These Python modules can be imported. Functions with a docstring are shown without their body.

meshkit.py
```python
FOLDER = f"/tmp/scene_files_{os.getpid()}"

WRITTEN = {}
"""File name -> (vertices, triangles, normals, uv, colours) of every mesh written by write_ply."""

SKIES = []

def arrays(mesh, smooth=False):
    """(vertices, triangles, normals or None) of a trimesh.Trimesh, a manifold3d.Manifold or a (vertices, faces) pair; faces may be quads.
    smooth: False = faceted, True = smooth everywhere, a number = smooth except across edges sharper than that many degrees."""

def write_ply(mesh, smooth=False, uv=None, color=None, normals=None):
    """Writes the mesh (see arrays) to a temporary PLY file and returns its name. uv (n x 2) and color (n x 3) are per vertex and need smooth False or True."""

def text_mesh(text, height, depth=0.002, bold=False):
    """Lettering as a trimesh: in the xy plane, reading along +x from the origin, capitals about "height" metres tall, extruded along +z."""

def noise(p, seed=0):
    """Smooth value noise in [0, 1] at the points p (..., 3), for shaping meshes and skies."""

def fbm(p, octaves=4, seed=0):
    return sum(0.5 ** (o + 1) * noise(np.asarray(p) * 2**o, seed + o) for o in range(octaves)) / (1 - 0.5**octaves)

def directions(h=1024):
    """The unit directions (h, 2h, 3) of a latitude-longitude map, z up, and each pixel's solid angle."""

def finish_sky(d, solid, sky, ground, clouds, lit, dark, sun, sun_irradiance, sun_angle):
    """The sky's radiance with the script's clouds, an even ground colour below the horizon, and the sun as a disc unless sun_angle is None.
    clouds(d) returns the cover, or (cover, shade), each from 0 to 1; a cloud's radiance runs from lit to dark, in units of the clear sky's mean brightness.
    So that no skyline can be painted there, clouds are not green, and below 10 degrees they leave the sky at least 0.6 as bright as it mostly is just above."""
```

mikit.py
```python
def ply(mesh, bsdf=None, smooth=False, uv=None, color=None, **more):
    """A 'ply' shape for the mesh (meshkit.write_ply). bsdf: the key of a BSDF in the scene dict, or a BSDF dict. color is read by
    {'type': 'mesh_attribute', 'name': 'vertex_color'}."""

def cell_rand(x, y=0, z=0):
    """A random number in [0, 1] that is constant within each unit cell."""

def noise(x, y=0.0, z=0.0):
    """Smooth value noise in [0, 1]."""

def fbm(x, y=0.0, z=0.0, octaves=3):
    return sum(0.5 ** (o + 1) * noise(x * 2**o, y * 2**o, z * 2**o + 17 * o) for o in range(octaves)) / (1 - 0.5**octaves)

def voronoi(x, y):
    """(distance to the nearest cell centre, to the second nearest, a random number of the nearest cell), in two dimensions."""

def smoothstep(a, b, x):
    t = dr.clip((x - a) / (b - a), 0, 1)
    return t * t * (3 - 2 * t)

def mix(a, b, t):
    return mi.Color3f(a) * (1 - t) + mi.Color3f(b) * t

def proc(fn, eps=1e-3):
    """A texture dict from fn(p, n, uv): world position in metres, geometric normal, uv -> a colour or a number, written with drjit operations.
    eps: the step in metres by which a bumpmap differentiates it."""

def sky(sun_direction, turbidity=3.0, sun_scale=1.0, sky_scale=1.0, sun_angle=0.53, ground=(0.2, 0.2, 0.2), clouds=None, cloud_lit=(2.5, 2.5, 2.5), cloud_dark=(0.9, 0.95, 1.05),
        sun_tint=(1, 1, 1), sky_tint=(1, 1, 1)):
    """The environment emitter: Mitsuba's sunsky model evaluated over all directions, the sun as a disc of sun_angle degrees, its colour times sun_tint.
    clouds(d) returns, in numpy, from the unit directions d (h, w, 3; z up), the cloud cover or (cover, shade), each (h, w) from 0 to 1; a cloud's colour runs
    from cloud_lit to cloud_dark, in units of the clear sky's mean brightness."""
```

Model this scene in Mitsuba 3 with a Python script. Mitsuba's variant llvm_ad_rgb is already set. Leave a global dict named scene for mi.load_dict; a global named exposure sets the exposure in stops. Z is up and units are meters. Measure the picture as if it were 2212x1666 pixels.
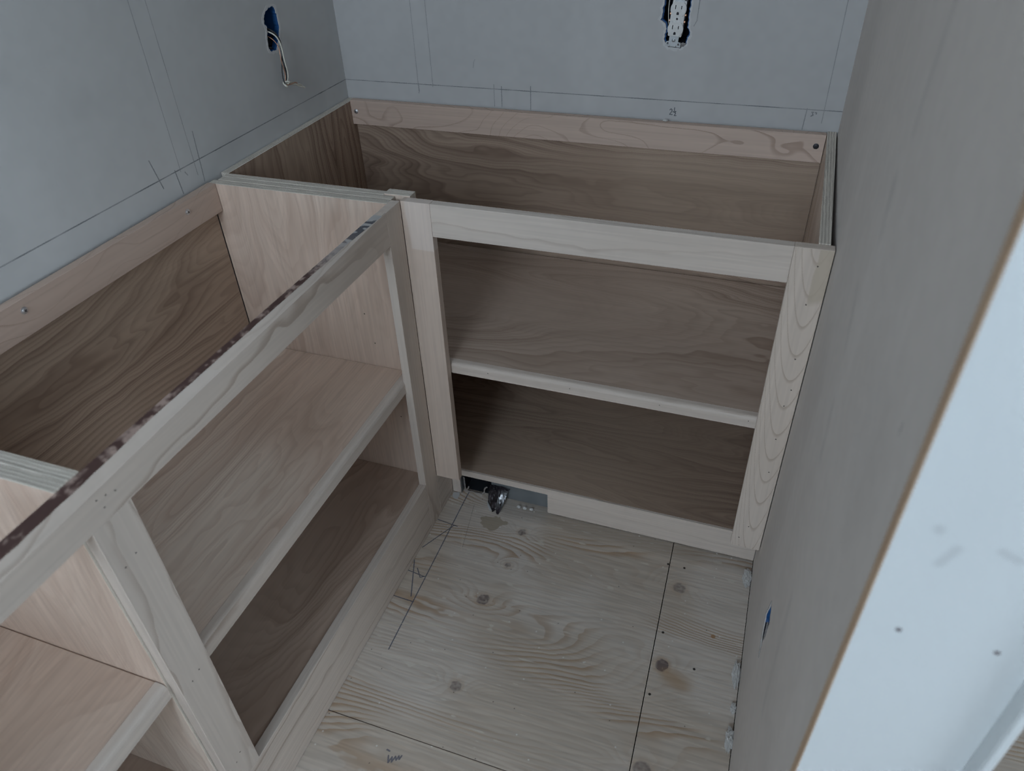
import math, random
import numpy as np
import trimesh
import drjit as dr
import mitsuba as mi
import mikit
from mikit import noise, fbm, smoothstep, mix
from shapely.geometry import Polygon, Point, LineString, box as sbox
from shapely.ops import unary_union
import meshkit

T = mi.ScalarTransform4f
scene, labels = {'type': 'scene'}, {}
rng = random.Random(7)

# ------------------------------------------------------------------ camera, light, exposure
CAM = [1.12491, -1.79705, 1.45161]
FWD = [-0.28384746, 0.74320033, -0.60587448]
UP = [-0.17530647, 0.58099089, 0.79480641]
scene['camera'] = {'type': 'thinlens', 'fov': 2 * math.degrees(math.atan(1106 / 1592.68)), 'fov_axis': 'x',
                   'to_world': T().look_at(origin=CAM, target=[a + b for a, b in zip(CAM, FWD)], up=UP),
                   'aperture_radius': 0.0026, 'focus_distance': 1.62, 'near_clip': 0.01, 'far_clip': 50.0}
# daylight through the large window in the wall behind the camera
WX0, WX1, WZ0, WZ1, WY = 0.02, 1.18, 1.40, 2.90, -4.30
scene['window_1'] = {'type': 'rectangle',
    'to_world': T().translate([(WX0 + WX1) / 2, WY - 0.10, (WZ0 + WZ1) / 2]).rotate([1, 0, 0], -90).scale([(WX1 - WX0) / 2, (WZ1 - WZ0) / 2, 1]),
    'emitter': {'type': 'area', 'radiance': {'type': 'rgb', 'value': [11.3, 13.4, 15.6]}}}
# a second window in the wall at the right end of the room; the partition keeps its light out of the right-hand corner
VY0, VY1, VZ0, VZ1, VX = -3.75, -2.15, 1.0, 2.4, 3.6
scene['window_2'] = {'type': 'rectangle',
    'to_world': T().translate([VX + 0.02, (VY0 + VY1) / 2, (VZ0 + VZ1) / 2]).rotate([0, 1, 0], -90).scale([(VZ1 - VZ0) / 2, (VY1 - VY0) / 2, 1]),
    'emitter': {'type': 'area', 'radiance': {'type': 'rgb', 'value': [6.2, 7.3, 8.4]}}}
labels['window_2'] = {'label': 'bright window in the wall at the right end of the room', 'kind': 'structure'}
labels['window_1'] = {'label': 'large bright window in the wall behind the camera', 'kind': 'structure'}
scene['sky'] = {'type': 'constant', 'radiance': {'type': 'rgb', 'value': [0.10, 0.12, 0.14]}}
exposure = -0.42

# ------------------------------------------------------------------ dimensions
W, D, E, H = 1.243, 0.595, 0.449, 0.876
WR = 1.2448          # face of the right wall
TP = 0.019           # board thickness
YP = -1.400          # end of the partition

# ------------------------------------------------------------------ materials
def seg_d(x, y, s):
    (ax, ay), (bx, by) = s
    dx, dy = bx - ax, by - ay
    L = dx * dx + dy * dy + 1e-12
    t = dr.clip(((x - ax) * dx + (y - ay) * dy) / L, 0, 1)
    return dr.sqrt(dr.square(x - ax - t * dx) + dr.square(y - ay - t * dy))

def strokes(x, y, segs, w, soft=0.5):
    m = mi.Float(0)
    for s in segs:
        m = dr.maximum(m, 1 - smoothstep(w * (1 - soft), w * (1 + soft), seg_d(x, y, s)))
    return m

def polyline(pts):
    return list(zip(pts[:-1], pts[1:]))

def spots(x, y, pts, r):
    m = mi.Float(0)
    for px, py in pts:
        m = dr.maximum(m, 1 - smoothstep(r * 0.6, r * 1.2, dr.sqrt(dr.square(x - px) + dr.square(y - py))))
    return m

def wood(base, dark, pale, su, sv, rings, contrast, streak=0.06, thin=False, blotch=0.12, slope=0.5):
    """Rotary-cut veneer (u along the grain, v across, both in metres); the layered cut edge where v > 50."""
    def fn(p, n, uv):
        u, v = uv.x, uv.y
        edge = v > 50
        wv = 0.045 * (noise(u * 1.6, v * 2.6, 3.7) - 0.5) + 0.020 * (noise(u * 5, v * 10, 8.2) - 0.5) + 0.006 * (noise(u * 16, v * 30, 2.2) - 0.5)
        vw = v + wv
        h = 0.62 * noise(u * su, vw * sv, 1.3) + 0.30 * noise(u * su * 2.3, vw * sv * 2.2, 5.1) + 0.08 * noise(u * su * 6, vw * sv * 6, 7.7) + vw * slope
        f0 = h * rings + 0.12 * (noise(u * 30, v * 60, 2.0) - 0.5)
        f = f0 - dr.floor(f0)
        f2 = f0 * 4.3 + 0.3
        f2 = f2 - dr.floor(f2)
        if thin:
            line = smoothstep(0.86, 0.98, f) * (1 - smoothstep(0.985, 1.0, f))
        else:
            line = 0.62 * smoothstep(0.25, 0.93, f) * (1 - smoothstep(0.94, 1.0, f)) + 0.42 * smoothstep(0.3, 0.9, f2) * (1 - smoothstep(0.9, 1.0, f2))
        line = line * (0.25 + 1.1 * smoothstep(0.15, 0.85, noise(u * 2.6, v * 6.0, 11.0)))
        st = noise(u * 9, v * 320, 4.0) - 0.5
        st2 = noise(u * 3, v * 70, 9.0) - 0.5
        big = noise(u * 2.2, v * 5.0, 21.0)
        c = mix(mix(base, pale, smoothstep(0.45, 0.8, big) * 0.8), dark, dr.clip(contrast * line, 0, 1))
        c = c * (1 + streak * 2 * st + streak * 1.6 * st2 + blotch * (noise(u * 1.7, v * 3.3, 31.0) - 0.5))
        # the cut edge of the plywood: seven plies
        w = v - 100
        k = (w + 0.0006 * (noise(u * 60, 3.0) - 0.5)) / 0.0027
        i = dr.floor(k)
        odd = i - 2 * dr.floor(i * 0.5)
        ec = mix(mi.Color3f(0.57, 0.525, 0.46), mi.Color3f(0.39, 0.345, 0.295), odd * 0.8)
        ec = ec * (0.84 + 0.32 * noise(u * 45, w * 900, 6.0)) * (0.9 + 0.2 * noise(u * 9, i, 2.0))
        gl = k - i
        ec = ec * (1 - 0.25 * (1 - smoothstep(0.0, 0.14, gl)))
        return dr.select(edge, ec, c)
    return fn

def mat(key, fn=None, rgb=None, rough=0.55, spec=0.35, bump=None, metallic=0.0):
    b = {'type': 'principled', 'base_color': mikit.proc(fn) if fn else {'type': 'rgb', 'value': list(rgb)}, 'roughness': rough, 'specular': spec}
    if metallic:
        b['metallic'] = metallic
    if bump:
        b = {'type': 'bumpmap', 'arbitrary': mikit.proc(bump[0]), 'scale': bump[1], 'bsdf': b}
    scene[key] = {'type': 'twosided', 'bsdf': b}

mat('veneer_light', wood((0.565, 0.44, 0.36), (0.42, 0.30, 0.235), (0.67, 0.575, 0.49), 0.9, 5.5, 10, 0.5, 0.055, slope=1.0, blotch=0.2))
mat('veneer_brown', wood((0.335, 0.245, 0.185), (0.165, 0.105, 0.076), (0.39, 0.295, 0.225), 0.9, 6.0, 13, 0.7, 0.05, blotch=0.2, slope=1.6))
mat('veneer_shelf', wood((0.405, 0.31, 0.25), (0.26, 0.18, 0.135), (0.475, 0.375, 0.305), 1.1, 4.5, 9, 0.55, 0.04, blotch=0.2, slope=0.9))
mat('maple', wood((0.53, 0.458, 0.40), (0.32, 0.245, 0.195), (0.56, 0.495, 0.44), 0.35, 5.0, 8, 0.5, 0.045, thin=True, slope=1.2))
mat('maple_pink', wood((0.46, 0.348, 0.285), (0.28, 0.19, 0.145), (0.49, 0.38, 0.315), 2.6, 4.0, 18, 0.55, 0.05, thin=True, slope=1.0))
_maple = wood((0.535, 0.455, 0.39), (0.38, 0.29, 0.23), (0.55, 0.475, 0.415), 0.35, 5.0, 2, 0.0, 0.045, thin=True)
def cathedral(p, n, uv):      # plain-sawn board: nested U figures (u = height, v = distance from the heart of the figure)
    u, v = uv.x + 0.030 * (noise(uv.x * 7, uv.y * 30, 3.0) - 0.5), uv.y + 0.010 * (noise(uv.x * 4, 1.0, 5.0) - 0.5)
    f = (u - (95.0 + 70.0 * noise(uv.x * 3, 7.0)) * v * v) * 15
    f = f - dr.floor(f)
    line = smoothstep(0.80, 0.96, f) * (1 - smoothstep(0.965, 1.0, f))
    c = mix(_maple(p, n, uv + mi.Point2f(3.0, 4.0)), mi.Color3f(0.36, 0.28, 0.215), 0.55 * line)
    dark = smoothstep(0.772, 0.79, u) * smoothstep(0.0, 0.003, v + 0.004 * noise(u * 30, 2.0))
    return mix(c, mi.Color3f(0.44, 0.37, 0.29), 0.8 * dark)
mat('maple_cathedral', cathedral)
def clean_top(p, n, uv):      # a stile whose upper end has been scraped clean
    c = _maple(p, n, uv) * mi.Color3f(1.0, 0.955, 0.94)
    m = smoothstep(0.7735, 0.7765, p.z) * smoothstep(E + 0.006, E + 0.012, p.x - 0.06 * (0.876 - p.z) + 0.003 * noise(p.z * 40, 1.0))
    return mix(c, c * mi.Color3f(1.10, 1.16, 1.22), m)
mat('maple_scraped', clean_top)


def wall_paint(base, marks):
    def fn(p, n, uv):
        a, b, m, extra = marks(p)
        c = mi.Color3f(base) * (0.975 + 0.05 * noise(a * 7, b * 4, 2.0)) * (0.98 + 0.04 * noise(a * 60, b * 60, 5.0))
        c = c + mi.Color3f(0.012) * smoothstep(0.62, 0.85, noise(a * 9, b * 3, 7.0))
        c = c * (1 - 0.05 * extra)
        return mix(c, mi.Color3f(0.07, 0.08, 0.095), m * (0.5 + 0.5 * noise(a * 40, b * 40, 1.0)))
    return fn

PZ = 0.9225
def marks_left(p):
    y, z = p.y, p.z
    m = strokes(y, z, [((-2.6, PZ), (0, PZ))], 0.0011) * 0.8
    m = dr.maximum(m, strokes(y, z, [((-0.6655, 0.918), (-0.661, 1.6)), ((-0.6225, 0.895), (-0.6235, 1.6))], 0.0010) * 0.42)
    m = dr.maximum(m, strokes(y, z, [((-0.6025, 0.978), (-0.6085, 0.876)), ((-0.735, 0.965), (-0.722, 0.905)), ((-0.680, 0.925), (-0.676, 0.876)), ((-0.655, 0.913), (-0.650, 0.905))], 0.0012) * 0.7)
    return y, z, m, smoothstep(0.6, 0.9, noise(y * 6, z * 11, 3.0))

def marks_back(p):
    x, z = p.x, p.z
    m = strokes(x, z, [((0, PZ), (1.30, PZ))], 0.0010) * 0.75
    m = dr.maximum(m, strokes(x, z, [((0.2145, 0.90), (0.2165, 1.5)), ((0.256, 0.918), (0.256, 1.5)), ((1.2065, 0.895), (1.207, 1.5))], 0.0009) * 0.5)
    m = dr.maximum(m, strokes(x, z, [((0.425, 0.933), (0.4245, 0.880)), ((0.445, 0.929), (0.4445, 0.880)), ((0.522, 0.934), (0.5215, 0.878)), ((1.1705, 0.924), (1.1685, 0.878)), ((0.215, 0.925), (0.216, 0.905)), ((0.9115, 1.16), (0.9085, 1.095)), ((0.9085, 1.095), (0.903, 1.084))], 0.0010) * 0.7)
    # pencilled 2 1/2 and 3
    two = polyline([(0.868, 0.9010), (0.8705, 0.9035), (0.8732, 0.9015), (0.8725, 0.8975), (0.868, 0.8905), (0.8745, 0.8905)])
    half = [((0.8785, 0.9065), (0.8785, 0.9000)), ((0.8755, 0.8970), (0.8825, 0.8985))] + polyline([(0.879, 0.8955), (0.8815, 0.8960), (0.882, 0.8935), (0.879, 0.8885), (0.8835, 0.8885)])
    three = polyline([(1.1815, 0.9170), (1.1850, 0.9175), (1.1835, 0.9140), (1.1855, 0.9110), (1.1815, 0.9085)]) + [((1.189, 0.9165), (1.192, 0.9165)), ((1.192, 0.9165), (1.1915, 0.9135))]
    m = dr.maximum(m, strokes(x, z, two + half, 0.0010) * 1.3)
    m = dr.maximum(m, strokes(x, z, three, 0.0010) * 1.0)
    m = dr.maximum(m, strokes(x, z, polyline([(0.372, 0.970), (0.3745, 0.985), (0.378, 0.990)]), 0.0010) * 0.3)
    sm = smoothstep(0.55, 0.8, noise(x * 14, z * 5, 9.0)) * smoothstep(0.885, 0.925, z) * (1 - smoothstep(0.925, 0.93, z)) * smoothstep(0.44, 0.47, x) * (1 - smoothstep(0.50, 0.54, x))
    return x, z, m, sm * 3 + 0.4 * smoothstep(0.6, 0.9, noise(x * 5, z * 9, 3.0))

def marks_right(p):
    y, z = p.y, p.z
    m = strokes(y, z, [((-1.3235, 1.096), (-1.3225, 1.088))], 0.0030) * 0.35
    m = dr.maximum(m, strokes(y, z, [((-0.97, 0.93), (-0.93, 0.985)), ((-0.985, 1.09), (-0.975, 1.14)), ((-1.02, 0.80), (-1.0, 0.86)), ((-1.12, 0.62), (-1.16, 0.44)), ((-1.0, 1.21), (-1.02, 1.33))], 0.012, 1.0) * 0.13)
    return y, z, m, smoothstep(0.6, 0.9, noise(y * 4, z * 4, 3.0))

mat('paint_left', wall_paint((0.50, 0.505, 0.50), marks_left), rough=0.8, spec=0.2)
mat('paint_back', wall_paint((0.435, 0.43, 0.425), marks_back), rough=0.8, spec=0.2)
mat('paint_right', wall_paint((0.45, 0.415, 0.385), marks_right), rough=0.7, spec=0.25)
def marks_none(p):
    return p.x, p.z, mi.Float(0), mi.Float(0)
mat('paint_room', wall_paint((0.50, 0.50, 0.495), marks_none), rough=0.85, spec=0.1)

def casing_fn(p, n, uv):
    c = mi.Color3f(0.51, 0.54, 0.55) * (0.97 + 0.06 * noise(p.x * 14, p.z * 9, 2.0))
    hole = spots(p.x, p.z, [(1.272, 0.9655), (1.3365, 0.9665)], 0.0026) * 0.85
    sm = strokes(p.x, p.z, [((1.283, 1.06), (1.277, 1.043)), ((1.308, 1.066), (1.318, 1.061)), ((1.268, 1.075), (1.269, 1.073))], 0.0035, 0.9) * 0.16
    return mix(c, mi.Color3f(0.08, 0.06, 0.07), dr.maximum(hole, sm))
mat('casing_white', casing_fn, rough=0.4, spec=0.4)
mat('raw_edge', lambda p, n, uv: mix((0.40, 0.29, 0.20), (0.32, 0.22, 0.15), fbm(p.y * 90, p.z * 25, 1.0)), rough=0.85, spec=0.1)

KNOTS = [(0.677, -0.597, .011, .55), (0.677, -0.708, .008, .5), (0.656, -0.821, .0165, .6), (0.680, -1.044, .013, .5), (1.087, -0.648, .016, .45), (1.084, -0.860, .0155, .9), (1.087, -1.090, .018, .5)]
FLOORPEN = [((0.492, -0.505), (0.492, -0.535)), ((0.492, -0.535), (0.503, -1.009)), ((0.451, -0.622), (0.509, -0.629)), ((0.500, -0.628), (0.452, -0.720)), ((0.450, -0.764), (0.489, -0.865)), ((0.449, -0.876), (0.501, -0.878)),
            ((0.447, -0.797), (0.495, -0.803)), ((0.468, -0.785), (0.486, -0.808)), ((0.486, -0.808), (0.496, -0.802))]
SCRIB = polyline([(0.603, -1.212), (0.609, -1.213)]) + polyline([(0.611, -1.222), (0.616, -1.234), (0.619, -1.222), (0.622, -1.231), (0.625, -1.219), (0.629, -1.225), (0.631, -1.216), (0.634, -1.222), (0.636, -1.214)])
def floor_fn(p, n, uv):
    x, y = p.x, p.y
    wv = 0.035 * (noise(x * 2.2, y * 4.0, 3.0) - 0.5)
    h = 2.6 * (y + wv) + 0.55 * noise(x * 1.6, y * 7.5, 1.0) + 0.16 * noise(x * 5, y * 16, 6.0)
    dark, ring = mi.Float(0), mi.Float(0)
    for kx, ky, kr, kd in KNOTS:
        d2 = dr.square((x - kx) / 1.5) + dr.square(y - ky)
        h = h + 0.16 * dr.exp(-d2 / (kr * kr * 6.0)) * dr.select(y > ky, 1.0, -0.6)
        dd = dr.sqrt(dr.square(x - kx) + dr.square(y - ky)) + 0.004 * (noise(x * 160, y * 160, 4.0) - 0.5)
        dark = dr.maximum(dark, kd * (1 - smoothstep(kr * 0.75, kr * 1.05, dd)) * (0.6 + 0.6 * noise(x * 220, y * 220, 8.0)))
        ring = dr.maximum(ring, kd * smoothstep(kr * 0.8, kr * 1.0, dd) * (1 - smoothstep(kr * 1.0, kr * 1.7, dd)))
    f = h * 24 + 0.25 * (noise(x * 40, y * 90, 2.0) - 0.5)
    f = f - dr.floor(f)
    line = smoothstep(0.30, 0.92, f) * (1 - smoothstep(0.93, 1.0, f))
    grain = noise(x * 16, y * 300, 2.0) - 0.5
    dirt = fbm(x * 5, y * 5, 3.0)
    c = mix(mi.Color3f(0.47, 0.405, 0.34), mi.Color3f(0.535, 0.48, 0.425), smoothstep(0.35, 0.7, dirt))
    strong = smoothstep(0.50, 0.80, noise(x * 4.5, y * 17, 12.0))
    c = mix(c, mi.Color3f(0.34, 0.225, 0.14), line * (0.16 + 0.62 * strong))
    c = c * (1 + 0.20 * grain)
    c = mix(c, mi.Color3f(0.60, 0.56, 0.49), 0.6 * smoothstep(0.89, 0.95, noise(x * 30, y * 150, 9.0)) * smoothstep(0.55, 0.7, noise(x * 4, y * 4, 2.0)))
    c = mix(c, mi.Color3f(0.15, 0.115, 0.105), dr.clip(dark * 1.35, 0, 1))
    c = mix(c, mi.Color3f(0.36, 0.23, 0.13), ring * 0.45)
    # amber stain beside the darkest knot, dried glue by the duct, shadow along the toe board painted into the floor
    c = mix(c, mi.Color3f(0.33, 0.19, 0.08), 0.55 * (1 - smoothstep(0.01, 0.045, dr.sqrt(dr.square((x - 1.125) / 1.7) + dr.square(y + 0.885)) + 0.02 * noise(x * 30, y * 60))))
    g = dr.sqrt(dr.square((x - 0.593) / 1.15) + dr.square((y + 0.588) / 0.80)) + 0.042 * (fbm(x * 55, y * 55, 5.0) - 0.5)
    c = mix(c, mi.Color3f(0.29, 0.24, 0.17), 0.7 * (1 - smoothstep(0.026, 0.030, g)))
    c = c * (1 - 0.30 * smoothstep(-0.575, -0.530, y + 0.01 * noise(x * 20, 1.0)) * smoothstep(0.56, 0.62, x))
    hl = spots(x, y, [(1.072, -0.779), (1.072, -0.934), (1.151, -0.848), (1.05, -0.585), (1.089, -0.585)], 0.0032)
    c = mix(c, mi.Color3f(0.03, 0.025, 0.02), hl)
    c = mix(c, mi.Color3f(0.30, 0.15, 0.05), spots(x, y, [(1.179, -0.755)], 0.0055) * 0.8)
    c = mix(c, mi.Color3f(0.07, 0.08, 0.12), strokes(x, y, FLOORPEN, 0.0013) * 0.85)
    c = mix(c, mi.Color3f(0.10, 0.10, 0.13), strokes(x, y, SCRIB, 0.0016) * 0.85)
    c = mix(c, mi.Color3f(0.16, 0.14, 0.12), strokes(x, y, [((0.523, -0.545), (0.549, -0.690))], 0.0007) * 0.5)
    c = mix(c, mi.Color3f(0.58, 0.52, 0.42), strokes(x, y, [((0.530, -0.640), (0.550, -0.700)), ((0.450, -0.952), (0.585, -0.920)), ((0.70, -0.935), (0.86, -0.905))], 0.0011) * 0.5)
    sx, sy, sr = mikit.voronoi(x * 26, y * 26)
    c = mix(c, mi.Color3f(0.66, 0.65, 0.61), 0.75 * dr.select(sr > 0.86, 1 - smoothstep(0.025, 0.065, sx), 0))
    c = mix(c, mi.Color3f(0.10, 0.08, 0.07), 0.7 * dr.select(sr < 0.08, 1 - smoothstep(0.02, 0.05, sx), 0))
    return c
def floor_bump(p, n, uv):
    x, y = p.x, p.y
    return 0.6 * noise(x * 16, y * 300, 2.0) + 0.4 * fbm(x * 40, y * 60, 1.0)
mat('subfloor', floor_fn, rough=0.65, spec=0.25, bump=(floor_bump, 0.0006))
mat('dark_gap', rgb=(0.03, 0.03, 0.03), rough=0.9, spec=0.1)

def bark_fn(p, n, uv):
    a = fbm(p.y * 75, p.x * 130, p.z * 130)
    big = noise(p.y * 13, 2.0, 1.0)
    d = smoothstep(0.46, 0.68, a * 0.8 + big * 0.35)
    far = smoothstep(-0.92, -0.72, p.y)
    c = mix((0.34, 0.25, 0.215), (0.075, 0.043, 0.038), d)
    return mix(c, mix((0.40, 0.39, 0.38), (0.10, 0.10, 0.11), smoothstep(0.45, 0.55, noise(p.y * 120, p.x * 40, 1.0)) * smoothstep(-0.83, -0.76, p.y) * (1 - smoothstep(-0.70, -0.67, p.y))), far)
mat('bark', bark_fn, rough=0.8, spec=0.2)

mat('white_plastic', rgb=(0.60, 0.60, 0.585), rough=0.35, spec=0.4)
mat('slot_black', rgb=(0.015, 0.015, 0.02), rough=0.7)
mat('strap_metal', rgb=(0.40, 0.42, 0.43), rough=0.45, metallic=0.7)
mat('zinc', rgb=(0.68, 0.68, 0.69), rough=0.38, metallic=0.95)
mat('steel_dark', rgb=(0.05, 0.05, 0.055), rough=0.5, metallic=0.6)
mat('blue_plastic', lambda p, n, uv: mix((0.010, 0.055, 0.17), (0.02, 0.095, 0.26), fbm(p.x * 70 + p.y * 70, p.z * 50)), rough=0.5, spec=0.3)
mat('box_inside', rgb=(0.012, 0.014, 0.02), rough=0.8, spec=0.05)  # near-black colour puts the shade inside the blue outlet box
mat('torn_paper', lambda p, n, uv: mix((0.62, 0.62, 0.61), (0.50, 0.50, 0.50), fbm(p.x * 150 + p.y * 150, p.z * 150)), rough=0.9, spec=0.1)
mat('chipped_paint', rgb=(0.50, 0.50, 0.495), rough=0.85, spec=0.1)
mat('gypsum_broken', lambda p, n, uv: mix((0.30, 0.29, 0.28), (0.14, 0.13, 0.13), fbm(p.x * 260 + p.y * 260, p.z * 260)), rough=0.95, spec=0.05)
mat('wire_white', rgb=(0.60, 0.58, 0.50), rough=0.5)
mat('wire_black', rgb=(0.03, 0.03, 0.032), rough=0.45)
mat('copper', rgb=(0.62, 0.36, 0.24), rough=0.4, metallic=0.9)
mat('sheet_metal', lambda p, n, uv: mix((0.20, 0.22, 0.23), (0.28, 0.30, 0.31), fbm(p.x * 30, p.z * 40, p.y * 30)), rough=0.5, metallic=0.6)
mat('duct_dark', rgb=(0.02, 0.022, 0.026), rough=0.6)
mat('foil_tape', lambda p, n, uv: mix((0.010, 0.010, 0.013), (0.035, 0.030, 0.036), smoothstep(0.5, 0.7, fbm(p.x * 80, p.y * 80, p.z * 80))), rough=0.16, spec=0.9)
mat('plaster', lambda p, n, uv: mix((0.58, 0.57, 0.54), (0.48, 0.47, 0.46), fbm(p.x * 120, p.y * 120, p.z * 120)), rough=0.85, spec=0.1)
mat('nail_dark', rgb=(0.10, 0.08, 0.07), rough=0.6)

# ------------------------------------------------------------------ helpers
AX = {'x': 0, 'y': 1, 'z': 2}
def cbox(x0, x1, y0, y1, z0, z1, b=0.0007):
    c, h = np.array([(x0 + x1) / 2, (y0 + y1) / 2, (z0 + z1) / 2]), np.array([x1 - x0, y1 - y0, z1 - z0]) / 2
    b = min(b, h.min() * 0.4)
    P = []
    for k in range(3):
        for s in np.ndindex(2, 2, 2):
            s = np.array(s) * 2 - 1
            e = h - b
            e[k] = h[k]
            P.append(c + s * e)
    return trimesh.convex.convex_hull(np.array(P))

def cat(ms):
    return trimesh.util.concatenate(ms)

def add(key, mesh, bsdf, grain=None, ply_edge=False, smooth=False, seed=None, label=None, thin=None, off=None):
    key0, n = key, 0
    while key in scene:
        n += 1
        key = f'{key0}_{n:03d}'
    if grain is None:
        scene[key] = mikit.ply(mesh, bsdf, smooth=smooth)
    else:
        v, f = np.array(mesh.vertices)[np.array(mesh.faces)].reshape(-1, 3), np.arange(len(mesh.faces) * 3).reshape(-1, 3)
        nrm = np.repeat(np.argmax(np.abs(np.cross(v[1::3] - v[0::3], v[2::3] - v[0::3])) + 1e-15 * np.array([1, 2, 3]), axis=1), 3)
        g = AX[grain]
        th = AX[thin] if thin else int(np.argmin(np.ptp(v, axis=0)))
        r = random.Random(seed if seed is not None else key)
        off = np.array([r.uniform(0, 30), r.uniform(0, 12)]) if off is None else np.array(off)
        uv = np.zeros((len(v), 2))
        for i in range(len(v)):
            k = nrm[i]
            if ply_edge and k != th:
                a = 3 - k - th
                uv[i] = (v[i, a] + off[0], 100 + v[i, th] - v[:, th].min())
            else:
                if k == g:
                    rest = [a for a in range(3) if a != k]
                    uv[i] = (v[i, rest[0]] * 0.3 + off[0], v[i, rest[1]] + off[1])
                else:
                    uv[i] = (v[i, g] + off[0], v[i, 3 - k - g] + off[1])
        scene[key] = mikit.ply((v, f), bsdf, uv=uv)
    if label:
        labels[key] = {'label': label}
    return key

def name(key, label, category=None, group=None, kind=None):
    labels[key] = {'label': label}
    if category: labels[key]['category'] = category
    if group: labels[key]['group'] = group
    if kind: labels[key]['kind'] = kind

def extrude(poly, t):
    polys = getattr(poly, 'geoms', [poly])
    return cat([trimesh.creation.extrude_polygon(g, t, engine='earcut') for g in polys])

def to_xz(m, y):     # polygon in (x, z), extruded along +y starting at y
    v = m.vertices.copy()
    return trimesh.Trimesh(np.stack([v[:, 0], y + v[:, 2], v[:, 1]], 1), m.faces[:, ::-1], process=False)

def to_yz(m, x):     # polygon in (y, z), extruded along +x starting at x
    v = m.vertices.copy()
    return trimesh.Trimesh(np.stack([x + v[:, 2], v[:, 0], v[:, 1]], 1), m.faces, process=False)

def ragged(pts, amp, step, seed):
    """A polygon with a torn outline."""
    r = np.random.default_rng(seed)
    ring = Polygon(pts).exterior
    n = max(8, int(ring.length / step))
    out = []
    for i in range(n):
        p = ring.interpolate(i * ring.length / n)
        out.append((p.x + r.normal(0, amp), p.y + r.normal(0, amp)))
    return Polygon(out).buffer(0)

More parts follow.
